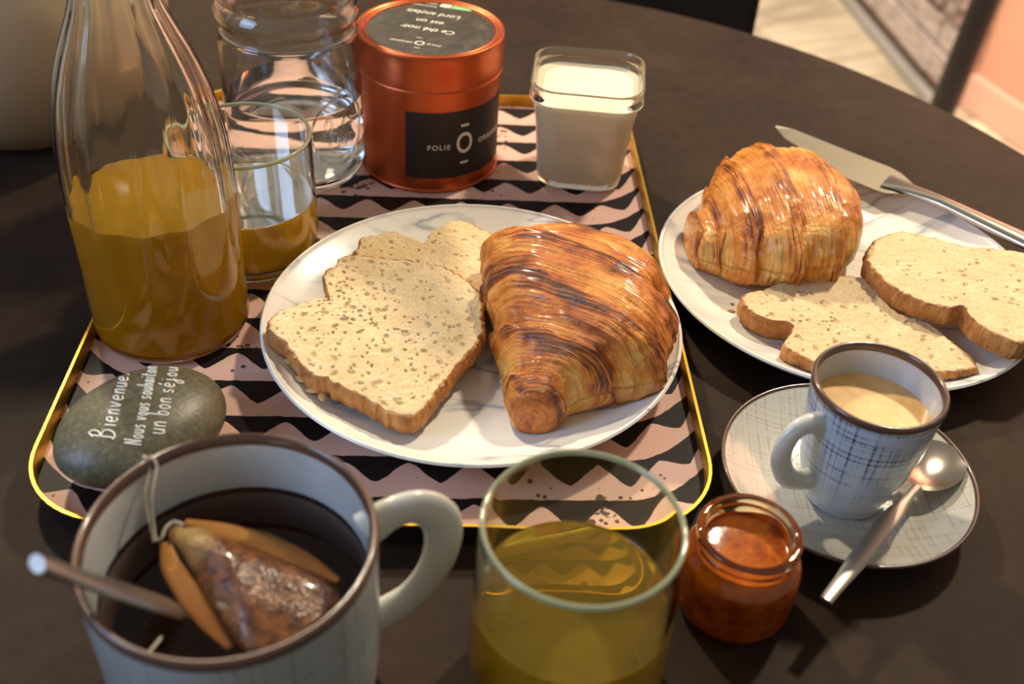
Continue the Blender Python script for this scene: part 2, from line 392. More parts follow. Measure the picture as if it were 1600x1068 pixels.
def text_mesh(body, size, spacing=1., shear=0.):
    cu_ = bpy.data.curves.new('t', 'FONT'); cu_.body = body; cu_.size = size; cu_.align_x = 'CENTER'; cu_.align_y = 'CENTER'
    cu_.space_character = spacing; cu_.shear = shear; cu_.resolution_u = 4; cu_.offset = size*.012
    o = bpy.data.objects.new('t', cu_); COL.objects.link(o)
    dg = bpy.context.evaluated_depsgraph_get(); me = bpy.data.meshes.new_from_object(o.evaluated_get(dg))
    vs = [tuple(v.co) for v in me.vertices]; fs = [tuple(p.vertices) for p in me.polygons]
    bpy.data.objects.remove(o); bpy.data.curves.remove(cu_); bpy.data.meshes.remove(me)
    return vs, fs
def rrect(hw, hh, r, n=10):
    out = []
    for cx, cy, a0 in ((hw-r, hh-r, 0), (-hw+r, hh-r, PI/2), (-hw+r, -hh+r, PI), (hw-r, -hh+r, 3*PI/2)):
        for i in range(n+1):
            a = a0+PI/2*i/n; out.append((cx+r*math.cos(a), cy+r*math.sin(a)))
    return out
def loft(name, rings, mat, parent=None, cap0=True, cap1=True, closed=False, smooth=True):
    n = len(rings[0]); vs = [p for r in rings for p in r]; fs = []
    m = len(rings)
    for j in range(m if closed else m-1):
        for i in range(n): fs.append((j*n+i, j*n+(i+1) % n, ((j+1) % m)*n+(i+1) % n, ((j+1) % m)*n+i))
    if not closed:
        if cap0: fs.append(tuple(reversed(range(n))))
        if cap1: fs.append(tuple(range((m-1)*n, m*n)))
    return mesh(name, vs, fs, mat, parent, smooth)

# ---------------------------------------------------------------- setting
def struct(o): o['kind'] = 'structure'; return o
ZF = -.74
fl = struct(box('floor', (-3, -1.5, ZF-.06), (3, 4.6, ZF-.008), MT['floorb']))
# boards laid obliquely, as far as the camera sees the floor
pm = None; ang = R(28); ca, sa = math.cos(ang), math.sin(ang)
for i in range(-3, 26):
    for j in range(-1, 6):
        L, W = .62, .118
        a = j*L+(i % 2)*.31-.9; b = i*W-.6
        x = .2+a*ca-b*sa; y = 1.4+a*sa+b*ca
        if not (-.9 < x < 1.5 and 1.3 < y < 4.0): continue
        if pm is None:
            o = box('floor_board', (-L/2+.002, -W/2+.002, -.008), (L/2-.002, W/2-.002, 0), MT['plank'], fl, .0015); pm = o.data
        else: o = bpy.data.objects.new('floor_board', pm); COL.objects.link(o); o.parent = fl
        o.location = (x, y, ZF); o.rotation_euler = (0, 0, ang)
# the wall of weathered boards, along the side of the room
A = Vector((.800, 3.60, 0)); B = Vector((.950, 2.33, 0)); dv = (B-A).normalized(); wa = math.atan2(dv.y, dv.x); LW = (B-A).length
wl = struct(box('wall_right', (0, .012, ZF), (LW, .09, .9), MT['backing'], loc=(A.x, A.y, 0), rot=(0, 0, wa)))
z = ZF+.05; k = 0
random.seed(3)
while z < .55:
    h = random.choice((.07, .085, .10)); x = 0
    while x < LW-.01:
        l = min(random.choice((.35, .5, .7)), LW-x); d = random.uniform(0, .012)
        box('wall_board', (x+.003, -d, z+.003), (x+l-.003, .0125, z+h-.003), MT['board'], wl, .003); x += l
    z += h
bb = struct(box('baseboard_right', (0, -.022, ZF), (LW, .012, ZF+.024), MT['trim'], loc=(A.x, A.y, 0), rot=(0, 0, wa), bev=.003))
C0 = Vector((1.005, 2.40, 0)); C1 = Vector((1.42, 1.35, 0)); dv = (C1-C0).normalized(); wb = math.atan2(dv.y, dv.x); LC = (C1-C0).length
struct(box('wall_front', (0, .0, ZF), (LC, .1, .9), MT['salmon'], loc=tuple(C0), rot=(0, 0, wb)))
struct(box('baseboard_front', (-.004, -.016, ZF), (LC, .0, ZF+.085), MT['salmonl'], loc=tuple(C0), rot=(0, 0, wb), bev=.004))

# table
tb = thing('round_table', (-.075, .462, 0), 'large round dark brown table carrying the whole breakfast', 'table')
lathe('tabletop', [(0, 0), (.485, 0, 1), (.4905, -.002), (.4916, -.008), (.4916, -.02, 1), (.48, -.024, 1), (0, -.024)], MT['table'], tb, 256, 3)
lathe('leg', [(0, -.026), (.06, -.026), (.05, -.06), (.045, -.4), (.05, -.68), (.24, -.72), (.25, -.7385, 1), (0, -.7385)], MT['black'], tb, 48, 4)
# black chair beyond the table: its backrest cuts the top edge of the frame
ch = thing('dining_chair', (.03, 1.22, ZF), 'black chair on the far side of the table, only its dark back in view', 'chair', rz=R(-4))
box('backrest', (-.20, -.20, .30), (.20, -.175, .84), MT['black'], ch, .01)
box('seat', (-.20, -.17, .42), (.20, .24, .46), MT['black'], ch, .01)
for sx in (-1, 1):
    box('leg', (sx*.18-.018, -.198, 0), (sx*.18+.018, -.165, .30), MT['black'], ch, .004)
    box('leg', (sx*.18-.018, .20, 0), (sx*.18+.018, .235, .42), MT['black'], ch, .004)
# slanted black post near the boarded wall
po = tube('post', [(0.780, 1.900, ZF), (0.848, 1.900, .5)], .025, MT['black'], n=16, k=2)
tag(po, 'thick black post leaning in front of the weathered board wall', 'post')

# ---------------------------------------------------------------- tray
TPS = R(4.1); TC = Vector((-.0321*math.cos(TPS)-.49665*math.sin(TPS), -.0321*math.sin(TPS)+.49665*math.cos(TPS), 0))
tr = thing('serving_tray', TC, 'rectangular tray printed with pink and black waves inside a thin gold rim', 'tray', rz=TPS)
HW, HH = .1503, .2000
def ring(d, z, r=.042): return [(x, y, z) for x, y in rrect(HW-d, HH-d, r-d, 14)]
loft('base', [ring(.006, .0005), ring(.0015, .0035), ring(.0015, .0075), ring(.0016, .008)], MT['black'], tr, cap1=False)
me = bpy.data.meshes.new('print'); pts = ring(.0012, .0081)
me.from_pydata(pts, [], [tuple(range(len(pts)))]); link('printed_floor', me, MT['pattern'], tr, False)
loft('outer_wall', [ring(.0015, .0035), ring(.0002, .0145), ring(.0010, .0145), ring(.0022, .0035)], MT['black'], tr, closed=True, smooth=False)
loft('gold_rim', [ring(.0012, .0080), ring(.0009, .0146), ring(-.0001, .0147), ring(-.0001, .0154), ring(.0013, .0154), ring(.0022, .0080)], MT['gold'], tr, closed=True, smooth=False)

# ---------------------------------------------------------------- plates
def plate(name, loc, label, r=.105):
    t = thing(name, loc, label, 'plate')
    lathe('dish', [(0, .0070), (.050, .0070), (.074, .0078), (.090, .0118), (.1015, .0178), (r-.0012, .0198), (r, .0193), (r-.0006, .0176),
                   (.094, .0092), (.078, .0034), (.062, .0008), (.058, 0), (.054, .0010), (.050, .0022), (0, .0022)], MT['marble'], t, 128, 5)
    return t
p1 = plate('dinner_plate', (-.0203, .4243, .0082), 'white marbled plate on the tray holding two bread slices and a croissant')
p2 = plate('dinner_plate', (.185, .5024, 0), 'white marbled plate on the bare table at right, with a knife across it')
W1, W2 = .0152, .0070            # levels of the two wells

DISH = [(.0, .0070), (.050, .0070), (.074, .0078), (.090, .0118), (.1015, .0178), (.104, .0198)]
def dishz(x, y):
    "height of the plate's upper face below a point"
    for cx_, cy_, bz in ((-.0203, .4243, .0082), (.185, .5024, 0)):
        r_ = math.hypot(x-cx_, y-cy_)
        if r_ < .104: return bz+float(np.interp(r_, [a for a, _ in DISH], [b for _, b in DISH]))
    return -1
# ---------------------------------------------------------------- bread
def bread(name, zpx, org, scale, ztop, thick, label, tilt=(0, 0), seed=0, nr=70, pores=60, top_rough=.0):
    pts = [P(org[0]+x/scale, org[1]+y/scale, ztop) for x, y in zpx]
    c = sum(pts, Vector())/len(pts)
    # tilt: the slice leans about its centre; re-project so that its outline stays where it was measured
    def zat(p): return ztop+tilt[0]*(p.x-c.x)+tilt[1]*(p.y-c.y)
    pts = [P(org[0]+x/scale, org[1]+y/scale, zat(P(org[0]+x/scale, org[1]+y/scale, ztop))) for x, y in zpx]
    c = sum(pts, Vector())/len(pts)
    q = [np.array((p.x-c.x, p.y-c.y)) for p in pts]
    # resample
    N = 480; seg = [np.linalg.norm(q[(i+1) % len(q)]-q[i]) for i in range(len(q))]; tot = sum(seg); out = []
    for i in range(len(q)):
        m = max(1, round(N*seg[i]/tot)); p0, p1_, p2_, p3 = q[i-1], q[i], q[(i+1) % len(q)], q[(i+2) % len(q)]
        for j in range(m):
            t = j/m; out.append(.5*((2*p1_)+(-p0+p2_)*t+(2*p0-5*p1_+4*p2_-p3)*t*t+(-p0+3*p1_-3*p2_+p3)*t**3))
    N = len(out); rnd = random.Random(seed)
    T = thing(name, c, label, 'bread')
    pl = lambda x, y: tilt[0]*x+tilt[1]*y
    inner = []
    for i, p in enumerate(out):
        d = noise.noise(Vector((p[0]*260, p[1]*260, seed)))*.0016+max(0, noise.noise(Vector((p[0]*90, p[1]*90, seed+2))))*noise.noise(Vector((p[0]*480, p[1]*480, seed+7)))*.0028+noise.noise(Vector((p[0]*700, p[1]*700, seed+5)))*.0006
        u = p/np.linalg.norm(p); inner.append(p+u*d)
    holes = []
    for _ in range(pores):
        i = rnd.randrange(N); f = rnd.random()**.5*.93; h = inner[i]*f
        a = rnd.uniform(0, PI); s = rnd.choice((.0005, .0006, .0006, .0008, .0009, .0014)); holes.append((h[0], h[1], math.cos(a), math.sin(a), s*rnd.uniform(1., 1.9), s))
    vs, fs, por = [], [], []
    HX = np.array([h[:2] for h in holes]) if holes else np.zeros((0, 2))
    for k in range(nr+1):
        f = 1-k/nr
        for i in range(N):
            p = inner[i]*(f*.985 if k < nr else 0)
            z_ = noise.noise(Vector((p[0]*300, p[1]*300, seed+9)))*.0004+noise.noise(Vector((p[0]*900, p[1]*900, seed+9)))*.00025
            po_ = 0.
            if holes and k:
                dd = HX-p; near = np.where((dd**2).sum(1) < 2e-5)[0]
                for hi in near:
                    h = holes[hi]; dx, dy = p[0]-h[0], p[1]-h[1]; e = ((dx*h[2]+dy*h[3])/h[4])**2+((-dx*h[3]+dy*h[2])/h[5])**2
                    if e < 1: po_ = max(po_, (1-e)**.5); 
                z_ -= po_*.0011
            if k == 0: z_ -= .0006
            vs.append((p[0], p[1], z_+pl(p[0], p[1]))); por.append(min(1, po_*1.1))
        if k:
            for i in range(N): a = (k-1)*N; fs.append((a+i, a+(i+1) % N, a+N+(i+1) % N, a+N+i))
    me = bpy.data.meshes.new('crumb'); me.from_pydata(vs, [], fs)
    at = me.attributes.new('pore', 'FLOAT', 'POINT'); at.data.foreach_set('value', por)
    link('crumb', me, MT['crumb'], T)
    rings = []
    for (f, dz, ro) in ((.975, -.0012, 0), (.986, -.0002, 0), (1.0, -.0006, 1), (1.012, -.0025, 1), (1.015, -thick*.35, 1), (1.012, -thick*.6, 1), (1.0, -thick*.88, 1), (.98, -thick, 0), (.5, -thick, 0), (.02, -thick, 0)):
        rg = []
        for i in range(N):
            p = inner[i]*f
            if ro:
                d = noise.noise(Vector((p[0]*420, p[1]*420, dz*420+seed)))*.0010+noise.noise(Vector((p[0]*1100, p[1]*1100, dz*1100)))*.0005
                p = p+inner[i]/np.linalg.norm(inner[i])*d
            rg.append((p[0], p[1], max(dz+pl(p[0], p[1]), dishz(p[0]+c.x, p[1]+c.y)+.0004-c.z if dz < -.003 else -9)))
        rings.append(rg)
    loft('crust', rings, MT['crust'], T, cap0=False)
    return T, c
S1 = [(52, 505), (98, 450), (150, 430), (260, 385), (330, 378), (352, 383), (338, 335), (322, 270), (345, 238), (385, 222), (392, 188), (440, 174), (500, 174), (600, 186), (720, 196), (830, 212), (920, 240), (1000, 290), (1058, 345), (1078, 400), (1085, 480), (1082, 535), (1050, 600), (1000, 655), (920, 760), (865, 820), (825, 880), (800, 915), (760, 942), (700, 946), (640, 930), (560, 880), (480, 840), (400, 800), (340, 770), (280, 750), (220, 700), (170, 640), (120, 580), (70, 545)]
S2 = [(478, 175), (488, 120), (505, 92), (545, 84), (600, 74), (655, 64), (700, 80), (750, 98), (795, 120), (812, 104), (838, 62), (900, 34), (930, 16), (985, 10), (1030, 28), (1090, 58), (1160, 98), (1190, 170), (1170, 290), (1100, 420), (980, 520), (820, 560), (660, 520), (540, 400), (490, 280)]
SA = [(342, 690), (362, 668), (400, 664), (432, 655), (480, 630), (540, 605), (600, 599), (680, 602), (760, 608), (820, 625), (860, 665), (910, 730), (960, 760), (1040, 782), (1085, 812), (1140, 860), (1200, 905), (1230, 942), (1215, 962), (1150, 970), (1060, 972), (900, 968), (760, 960), (660, 945), (590, 925), (540, 902), (495, 868), (515, 838), (535, 805), (512, 782), (450, 775), (395, 755), (355, 728)]
SB = [(816, 505), (850, 470), (900, 446), (960, 440), (1030, 453), (1120, 478), (1200, 498), (1300, 505), (1408, 518), (1500, 545), (1560, 600), (1575, 700), (1550, 790), (1490, 845), (1408, 862), (1340, 845), (1260, 806), (1205, 760), (1178, 722), (1130, 728), (1060, 716), (980, 686), (900, 640), (850, 592), (815, 550)]
SL = 1190/390; SR = 1408/580
bread('bread_slice', S2, (400, 340), SL, W1+.0125, .012, 'pale bread slice lying underneath at the back of the tray plate', (0, .03), 3, pores=70)
T1, c1 = bread('bread_slice', S1, (400, 340), SL, W1+.0205, .0115, 'large bread slice on top, full of small holes, at left of the glazed croissant', (-.01, .055), 7, nr=110, pores=300)
bread('bread_slice', SA, (1020, 180), SR, W2+.0135, .0120, 'bread slice with one dark hole, partly behind the small coffee cup', (-.02, 0), 11, pores=110)
bread('bread_slice', SB, (1020, 180), SR, W2+.0262, .0120, 'bread slice cut by the right edge of the picture, below the knife', (.05, -.02), 15, pores=70)
# seeds stuck on the near crust of the large slice
for (x, y, a) in ((170, 680, 1.1), (228, 762, .95), (283, 815, 1.5), (325, 845, .3)):
    p = P(400+(x-9)/SL, 340+(y+6)/SL, W1+.0085)
    o = lathe('seed', [(0, -.0042), (.0010, -.0032), (.0019, -.0005), (.0016, .002), (.0006, .0038), (0, .0042)], MT['seed'], T1, 12, 2)
    o.location = p-c1; o.rotation_euler = (R(80), 0, a); o.scale = (1, .55, 1)

# ---------------------------------------------------------------- croissants
def croissant(name, secs, z0, laps, mat, label, seed, amp=.10, twist=.10, NT_=300, NA=128):
    n = len(secs); pts = []
    for L, Rr, h in secs:
        zz = z0+.42*h; pts.append((*P(*L, zz)[:2], *P(*Rr, zz)[:2], h))
    pts = np.array(pts)
    def cm(t):
        s = t*(n-1); i = min(int(s), n-2); f = s-i; p1, p2 = pts[i], pts[i+1]
        p0 = pts[i-1] if i else 2*p1-p2; p3 = pts[i+2] if i+2 < n else 2*p2-p1
        return .5*((2*p1)+(-p0+p2)*f+(2*p0-5*p1+4*p2-p3)*f*f+(-p0+3*p1-3*p2+p3)*f**3)
    allc = [cm(i/(NT_-1)) for i in range(NT_)]
    O = np.array([np.mean([(a[0]+a[2])/2 for a in allc]), np.mean([(a[1]+a[3])/2 for a in allc]), z0])
    vs, fs, uv, lapv, hiv = [], [], [], [], []
    for i in range(NT_):
        t = i/(NT_-1); a = allc[i]; C = np.array(((a[0]+a[2])/2, (a[1]+a[3])/2)); W = np.array(((a[2]-a[0])/2, (a[3]-a[1])/2)); h = max(a[4], .002)
        hb = .42*h; ht = .58*h
        cap = min(1, math.sqrt(max(0, 1-(1-t/.05)**2))) if t < .05 else (min(1, math.sqrt(max(0, 1-(1-(1-t)/.06)**2))) if t > .94 else 1)
        cap = max(cap, .02)
        for j in range(NA):
            th = 2*PI*j/NA; cx, sx = math.cos(th), math.sin(th)
            wob = noise.noise(Vector((cx*1.3, sx*1.3, t*5+seed)))*.06+noise.noise(Vector((cx*3, sx*3, t*14+seed)))*.025
            lam = (t+twist*(cx*.35+sx*.15)+.05*noise.noise(Vector((cx*1.6, sx*1.6, seed+3+t*1.5))))*laps
            fr = lam-math.floor(lam); li = math.floor(lam)
            # every lap stands proud on the side towards the middle and falls back to the one below
            A_ = amp*(.7+.6*((li*37 % 10)/10))
            step = (fr**.8)*A_-A_*.5
            if fr > .90: step *= (1-(fr-.90)/.10)*2-1
            fine = (noise.noise(Vector((t*70+lam*2, cx*1.6, sx*1.6+seed)))*.026+noise.noise(Vector((t*22, cx*5, sx*5+seed)))*.034+noise.noise(Vector((t*200, cx*3, sx*3)))*.006)
            r_ = cap*(1+step*min(1, t*8)+wob+fine)
            e = .86
            X = np.sign(cx)*abs(cx)**e; S = np.sign(sx)*abs(sx)**e
            if sx < 0: X = np.sign(cx)*abs(cx)**.7
            x = C[0]+W[0]*X*r_; y = C[1]+W[1]*X*r_
            z_ = z0+hb+(ht*S*r_ if sx > 0 else hb*max(-1, S*1.1)*min(1, cap*1.0))
            vs.append((x-O[0], y-O[1], max(z_, z0+.0002, dishz(x, y)+.0004)-z0)); uv.append((t, (1+cx)*.5 if sx > 0 else (1+cx)*.5+2)); lapv.append(max(0, min(1, (fr-.52)/.15, (1.0-fr)/.03))); hiv.append(max(0, sx))
    for i in range(NT_-1):
        for j in range(NA): fs.append((i*NA+j, i*NA+(j+1) % NA, (i+1)*NA+(j+1) % NA, (i+1)*NA+j))
    fs.append(tuple(range(NA))); fs.append(tuple(reversed(range((NT_-1)*NA, NT_*NA))))
    me = bpy.data.meshes.new(name); me.from_pydata(vs, [], fs)
    bm = bmesh.new(); bm.from_mesh(me); bmesh.ops.recalc_face_normals(bm, faces=bm.faces); bm.to_mesh(me); bm.free()
    for nm, va in (('lap', lapv), ('hi', hiv)):
        at = me.attributes.new(nm, 'FLOAT', 'POINT'); at.data.foreach_set('value', va)
    ul = me.uv_layers.new(name='uv'); idx = np.zeros(len(me.loops), int); me.loops.foreach_get('vertex_index', idx)
    ul.data.foreach_set('uv', np.array(uv)[idx].ravel())
    o = link(name, me, mat); o.location = O
    return tag(o, label, 'croissant')
C1 = [((812, 666), (848, 670), .016), ((795, 640), (878, 650), .025), ((786, 600), (903, 628), .031), ((779, 560), (952, 612), .038), ((768, 512), (1008, 600), .045),
      ((755, 462), (1038, 574), .050), ((752, 425), (1050, 532), .052), ((768, 400), (1048, 490), .049), ((808, 390), (1026, 450), .042), ((860, 387), (985, 415), .030)]
C2 = [((1067, 374), (1074, 396), .017), ((1070, 352), (1092, 406), .026), ((1088, 344), (1118, 412), .028), ((1100, 308), (1152, 422), .038), ((1124, 276), (1205, 428), .047),
      ((1160, 262), (1258, 426), .053), ((1215, 266), (1305, 416), .054), ((1262, 284), (1334, 396), .047), ((1300, 308), (1346, 368), .034)]
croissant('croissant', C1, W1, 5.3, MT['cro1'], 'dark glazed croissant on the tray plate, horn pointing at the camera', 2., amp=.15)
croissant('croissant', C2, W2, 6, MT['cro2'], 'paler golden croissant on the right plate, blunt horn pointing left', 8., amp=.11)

# ---------------------------------------------------------------- tea tin
tn = thing('tea_tin', (-.0618, .6125, .0082), 'round copper tea tin with black label standing at the back of the tray', 'tin')
lathe('body', [(0, .0008), (.040, .0008), (.0425, 0, 1), (.0437, .0006), (.0439, .0016), (.0432, .0024, 1), (.0432, .066, 1), (.040, .067, 1), (0, .067)], MT['copper'], tn, 128, 3)
lid = lathe('lid', [(.0432, .0655, 1), (.0446, .0652, 1), (.0446, .0672), (.0441, .0680), (.0441, .0692), (.0446, .070), (.0446, .0868, 1), (.0449, .0882), (.0444, .0896), (.0430, .0898), (.0417, .0890), (.0408, .0890), (.0402, .0894), (.0393, .0890), (.0388, .0882, 1), (0, .0882)], MT['copper'], tn, 128, 4)
ll = lathe('lid_label', [(0, .0885), (.0382, .0885, 1), (.0384, .0883, 1), (0, .0883)], MT['lidlabel'], tn, 96, 1)
v1 = P(634, 18, .097); v2 = P(723, 32, .097); la = math.atan2(v2.y-v1.y, v2.x-v1.x)+PI
ax = Vector((math.cos(la), math.sin(la), 0)); ay = Vector((-math.sin(la), math.cos(la), 0)); ctr = Vector((-.0618, .6125, 0))
def lidtext(body, px, size, mat=MT['white'], shear=0., spacing=1.):
    q = P(px[0], px[1], .0971)-Vector((-.0618, .6125, .0082)); q.z = .0886
    vs, fs = text_mesh(body, size, spacing, shear)
    return mesh('lettering', [q+ax*x+ay*y for x, y, _ in vs], fs, mat, tn, False)
lidtext('Ce thé noir', (669, 45), .0072, shear=.15)
lidtext('est un', (672, 33), .0072, shear=.15)
lidtext('Lord anglais', (678, 21), .0072, shear=.15)
lidtext('FOLIE', (678, 69.5), .0030, spacing=1.15); lidtext('ORGANIC', (627, 62.5), .0030, spacing=1.05)
lidtext('O', (656, 66), .0080); lidtext('–', (655, 58.5), .007); lidtext('–', (651, 74), .007)
def lidrect(px, w_, h_, mat):
    q = P(px[0], px[1], .0971)-Vector((-.0618, .6125, .0082)); q.z = .0886
    mesh('printed_band', [q+ax*a*w_/2+ay*b*h_/2 for a, b in ((-1, -1), (1, -1), (1, 1), (-1, 1))], [(0, 1, 2, 3)], mat, tn, False)
lidrect((722, 12.5), .0125, .0052, MT['green']); lidrect((697, 8.5), .0072, .0052, plain('pale green print', srgb(214, 226, 200), .6))
lidtext('AGRICULTURE', (664, 3), .0026); lidtext('BIOLOGIQUE', (664, 7.5), .0026)
# front label, wrapped on the body
def cyl(a, z_, r=.0434): return (r*math.sin(a), -r*math.cos(a), z_)
aL, aR = R(-14), R(84); a0 = R(34.5); zl, zh = .0105, .0545
vs, fs = [], []; K = 40
for rr_ in (.04335, .0436):
    for k in range(K+1):
        a = aL+(aR-aL)*k/K; vs += [cyl(a, zl, rr_), cyl(a, zh, rr_)]
b_ = 2*(K+1)
for k in range(K):
    fs += [(2*k, 2*k+2, 2*k+3, 2*k+1), (b_+2*k, b_+2*k+1, b_+2*k+3, b_+2*k+2), (2*k, b_+2*k, b_+2*k+2, 2*k+2), (2*k+1, 2*k+3, b_+2*k+3, b_+2*k+1)]
fs += [(0, 1, b_+1, b_), (2*K, b_+2*K, b_+2*K+1, 2*K+1)]
mesh('label', vs, fs, MT['label'], tn, False)
def cyltext(body, ang_, zc, size, spacing=1., sy=1., nm='lettering', sx=1.):
    vs, fs = text_mesh(body, size, spacing)
    return mesh(nm, [cyl(ang_+x*sx/.0438, zc+y*sy, .0438) for x, y, _ in vs], fs, MT['white'], tn, False)
zc = (zl+zh)/2
cyltext('FOLIE', a0-R(21.5), zc-.0008, .0047, 1.25); cyltext('ORGANIC', a0+R(29.5), zc-.0008, .0047, 1.2)
cyltext('O', a0, zc, .0195, sy=1.0, sx=.74)
for dz in (.0125, -.0125):
    mesh('lettering', [cyl(a0+sx*R(3.6), zc+dz+sy*.0008, .0438) for sx, sy in ((-1, -1), (0, -1), (1, -1), (1, 1), (0, 1), (-1, 1))], [(0, 1, 4, 5), (1, 2, 3, 4)], MT['white'], tn, False)

# ---------------------------------------------------------------- milk pot (rounded square glass)
mk = thing('milk_pot', (.0355, .6085, .0083), 'square glass yogurt pot filled with white milk at the back right of the tray', 'pot', rz=R(-3))
def sq(hw, r, z_, n=10): return [(x, y, z_) for x, y in rrect(hw, hw, r, n)]
outer = [(.0150, .012, .0000), (.0235, .013, .0004), (.0262, .0135, .003), (.0270, .014, .008), (.0300, .0145, .045), (.0318, .015, .0560), (.0322, .015, .0575), (.0338, .0165, .0590), (.0345, .017, .0605), (.0345, .017, .0625), (.0338, .0165, .0640), (.0336, .0165, .0655), (.0342, .017, .0680), (.0342, .017, .0695)]
inner_ = [(.0325, .0155, .0700), (.0316, .0150, .0680), (.0314, .0150, .060), (.0300, .014, .0555), (.0275, .0125, .043), (.0250, .012, .010), (.0238, .012, .0065), (.0200, .011, .0052)]
loft('jar', [sq(*a[:2], a[2]) for a in outer+inner_], MT['glass'], mk)
mi = [(.0200, .011, .00515), (.0239, .012, .0064), (.0251, .012, .010), (.0276, .0125, .043), (.0301, .014, .0555), (.0315, .015, .0600), (.0310, .015, .0603), (.028, .014, .0600), (.010, .005, .0600)]
loft('milk', [sq(a[0]+.0001, a[1], a[2]) for a in mi], MT['milk'], mk)

# ---------------------------------------------------------------- carafe
CX, CY = -.1748, .4269
cvf = thing('carafe', (CX, CY, .0083), 'tall fluted glass carafe half full of amber iced tea at left', 'carafe')
def flute(out):
    def f(r, a, z_):
        g = 0
        if .03 < z_ < .215:
            k = min(1, max(0, (z_-.030)/.045))*min(1, max(0, (.215-z_)/.03))
            c = abs(math.cos(a*6+.35)); g = k*((c**1.6)-.55)*(.0022 if out else .0013)*min(1, r/.03+.15)
        return ((r-g)*math.cos(a), (r-g)*math.sin(a), z_)
    return f
co_ = [(0, .0012), (.030, .0010), (.0352, .0012), (.0380, .0048), (.0384, .012), (.0384, .045), (.0383, .085), (.0378, .100), (.0362, .115), (.0332, .130), (.0280, .146), (.0222, .160), (.0180, .172), (.0158, .190), (.0150, .215), (.0158, .235), (.0172, .2395)]
ci = [(.0158, .2395), (.0140, .235), (.0128, .215), (.0136, .190), (.0158, .1725), (.0200, .1605), (.0258, .1465), (.0310, .1305), (.0340, .1150), (.0356, .100), (.0361, .085), (.0362, .045), (.0360, .012), (.0340, .0068), (.030, .0055), (0, .0062)]
def flute_all(r, a, z_): return flute(True)(r, a, z_)
lathe('bottle', co_+ci, MT['glass'], cvf, 144, 4, flute_all)
ZL = .0765
lathe('iced_tea', [(0, .0061), (.030, .0054), (.0341, .0067), (.0361, .012), (.0363, .045), (.0363, ZL-.001, 1), (.0360, ZL, 1), (0, ZL)], MT['amber'], cvf, 144, 4, flute_all)

# ---------------------------------------------------------------- glass behind, left of the plate
def tumbler(name, loc, label, r, h, fill, mat, liqmat, liqname, bulge=0., wall=.0014, base=.0045):
    t = thing(name, loc, label, 'glass')
    rb = r+bulge
    o_ = [(0, .0010), (r*.62, .0004), (r*.80, .0012), (r*.93, .0055), (rb, .016), (rb+.0001, h*.45), (r+bulge*.35, h*.8), (r-.0002, h-.0012), (r-.0006, h), (r-.0016, h), (r-wall, h-.0012), (rb-wall-bulge*.6, h*.8), (rb-wall, h*.45), (rb-wall, .016), (r*.90-wall, .0080), (r*.74, base+.0004), (0, base)]
    lathe('tumbler', o_, mat, t, 128, 5)
    rs = rb-wall
    lathe('rim', [(r-.0003, h-.0012), (r-.0001, h-.0002), (r-.0006, h+.0006), (r-.0013, h+.0007), (r-.0019, h), (r-wall-.0001, h-.0012), (r-.0011, h-.0014), (r-.0003, h-.0012)], MT['rimsheen'], t, 128, 3)
    lathe(liqname, [(0, base-.0001), (r*.74, base+.0003), (r*.90-wall+.0002, .0079), (rs+.0001, .016), (rs+.0001, fill-.0006, 1), (rs-.0002, fill-.0001), (rs-.0015, fill-.0004), (0, fill-.0004)], liqmat, t, 128, 4)
    return t
tumbler('drinking_glass', (-.1476, .4918, .0083), 'short glass with pale tea standing between the fluted carafe and clear bottle', .0358, .0755, .0395, MT['glass'], MT['tea2'], 'green_tea')
tumbler('drinking_glass', (.0278, .2362, .0005), 'large clear tumbler of pale green tea at the front edge of the picture', .0346, .0895, .0515, MT['tumbler'], MT['pale'], 'green_tea', bulge=.0016, wall=.0018)

# ---------------------------------------------------------------- water bottle
wb_ = thing('water_bottle', (-.1435, .5935, .0083), 'clear glass water bottle with an embossed oval, behind the short glass', 'bottle')
wo = [(0, .004), (.026, .0022), (.034, .0), (.0385, .0012), (.0415, .0060), (.0418, .012), (.0412, .020), (.0418, .028), (.0418, .070), (.0412, .0885), (.0392, .0925), (.0388, .097), (.0410, .1015), (.0412, .1050), (.0392, .1090), (.0390, .1120), (.0412, .1165), (.0415, .125), (.0405, .150), (.035, .172), (.024, .195), (.0165, .212), (.0145, .235), (.0150, .2500)]
wi = [(.0125, .2500), (.0120, .235), (.0140, .212), (.0215, .1945), (.0325, .1710), (.0380, .1495), (.0390, .125), (.0387, .1165), (.0366, .112), (.0367, .109), (.0387, .105), (.0385, .1015), (.0363, .097), (.0367, .0925), (.0387, .0885), (.0393, .070), (.0393, .028), (.0388, .020), (.0392, .012), (.0375, .0075), (.030, .0070), (0, .011)]
lathe('bottle', wo+wi, MT['glass'], wb_, 96, 4)
lathe('water', [(0, .0109), (.030, .0069), (.0376, .0074), (.0393, .012), (.0389, .020), (.0394, .028), (.0394, .052, 1), (.0390, .0524, 1), (0, .0524)], MT['water'], wb_, 96, 3)
vs = []
ma = R(52)
def bc(a, z_, r=.0419): return (r*math.sin(a), -r*math.cos(a), z_)
tube('medallion', [bc(ma+R(27)*math.cos(k*2*PI/28), .040+.0215*math.sin(k*2*PI/28), .0420) for k in range(29)], .0008, MT['glass'], wb_, 8, k=2)
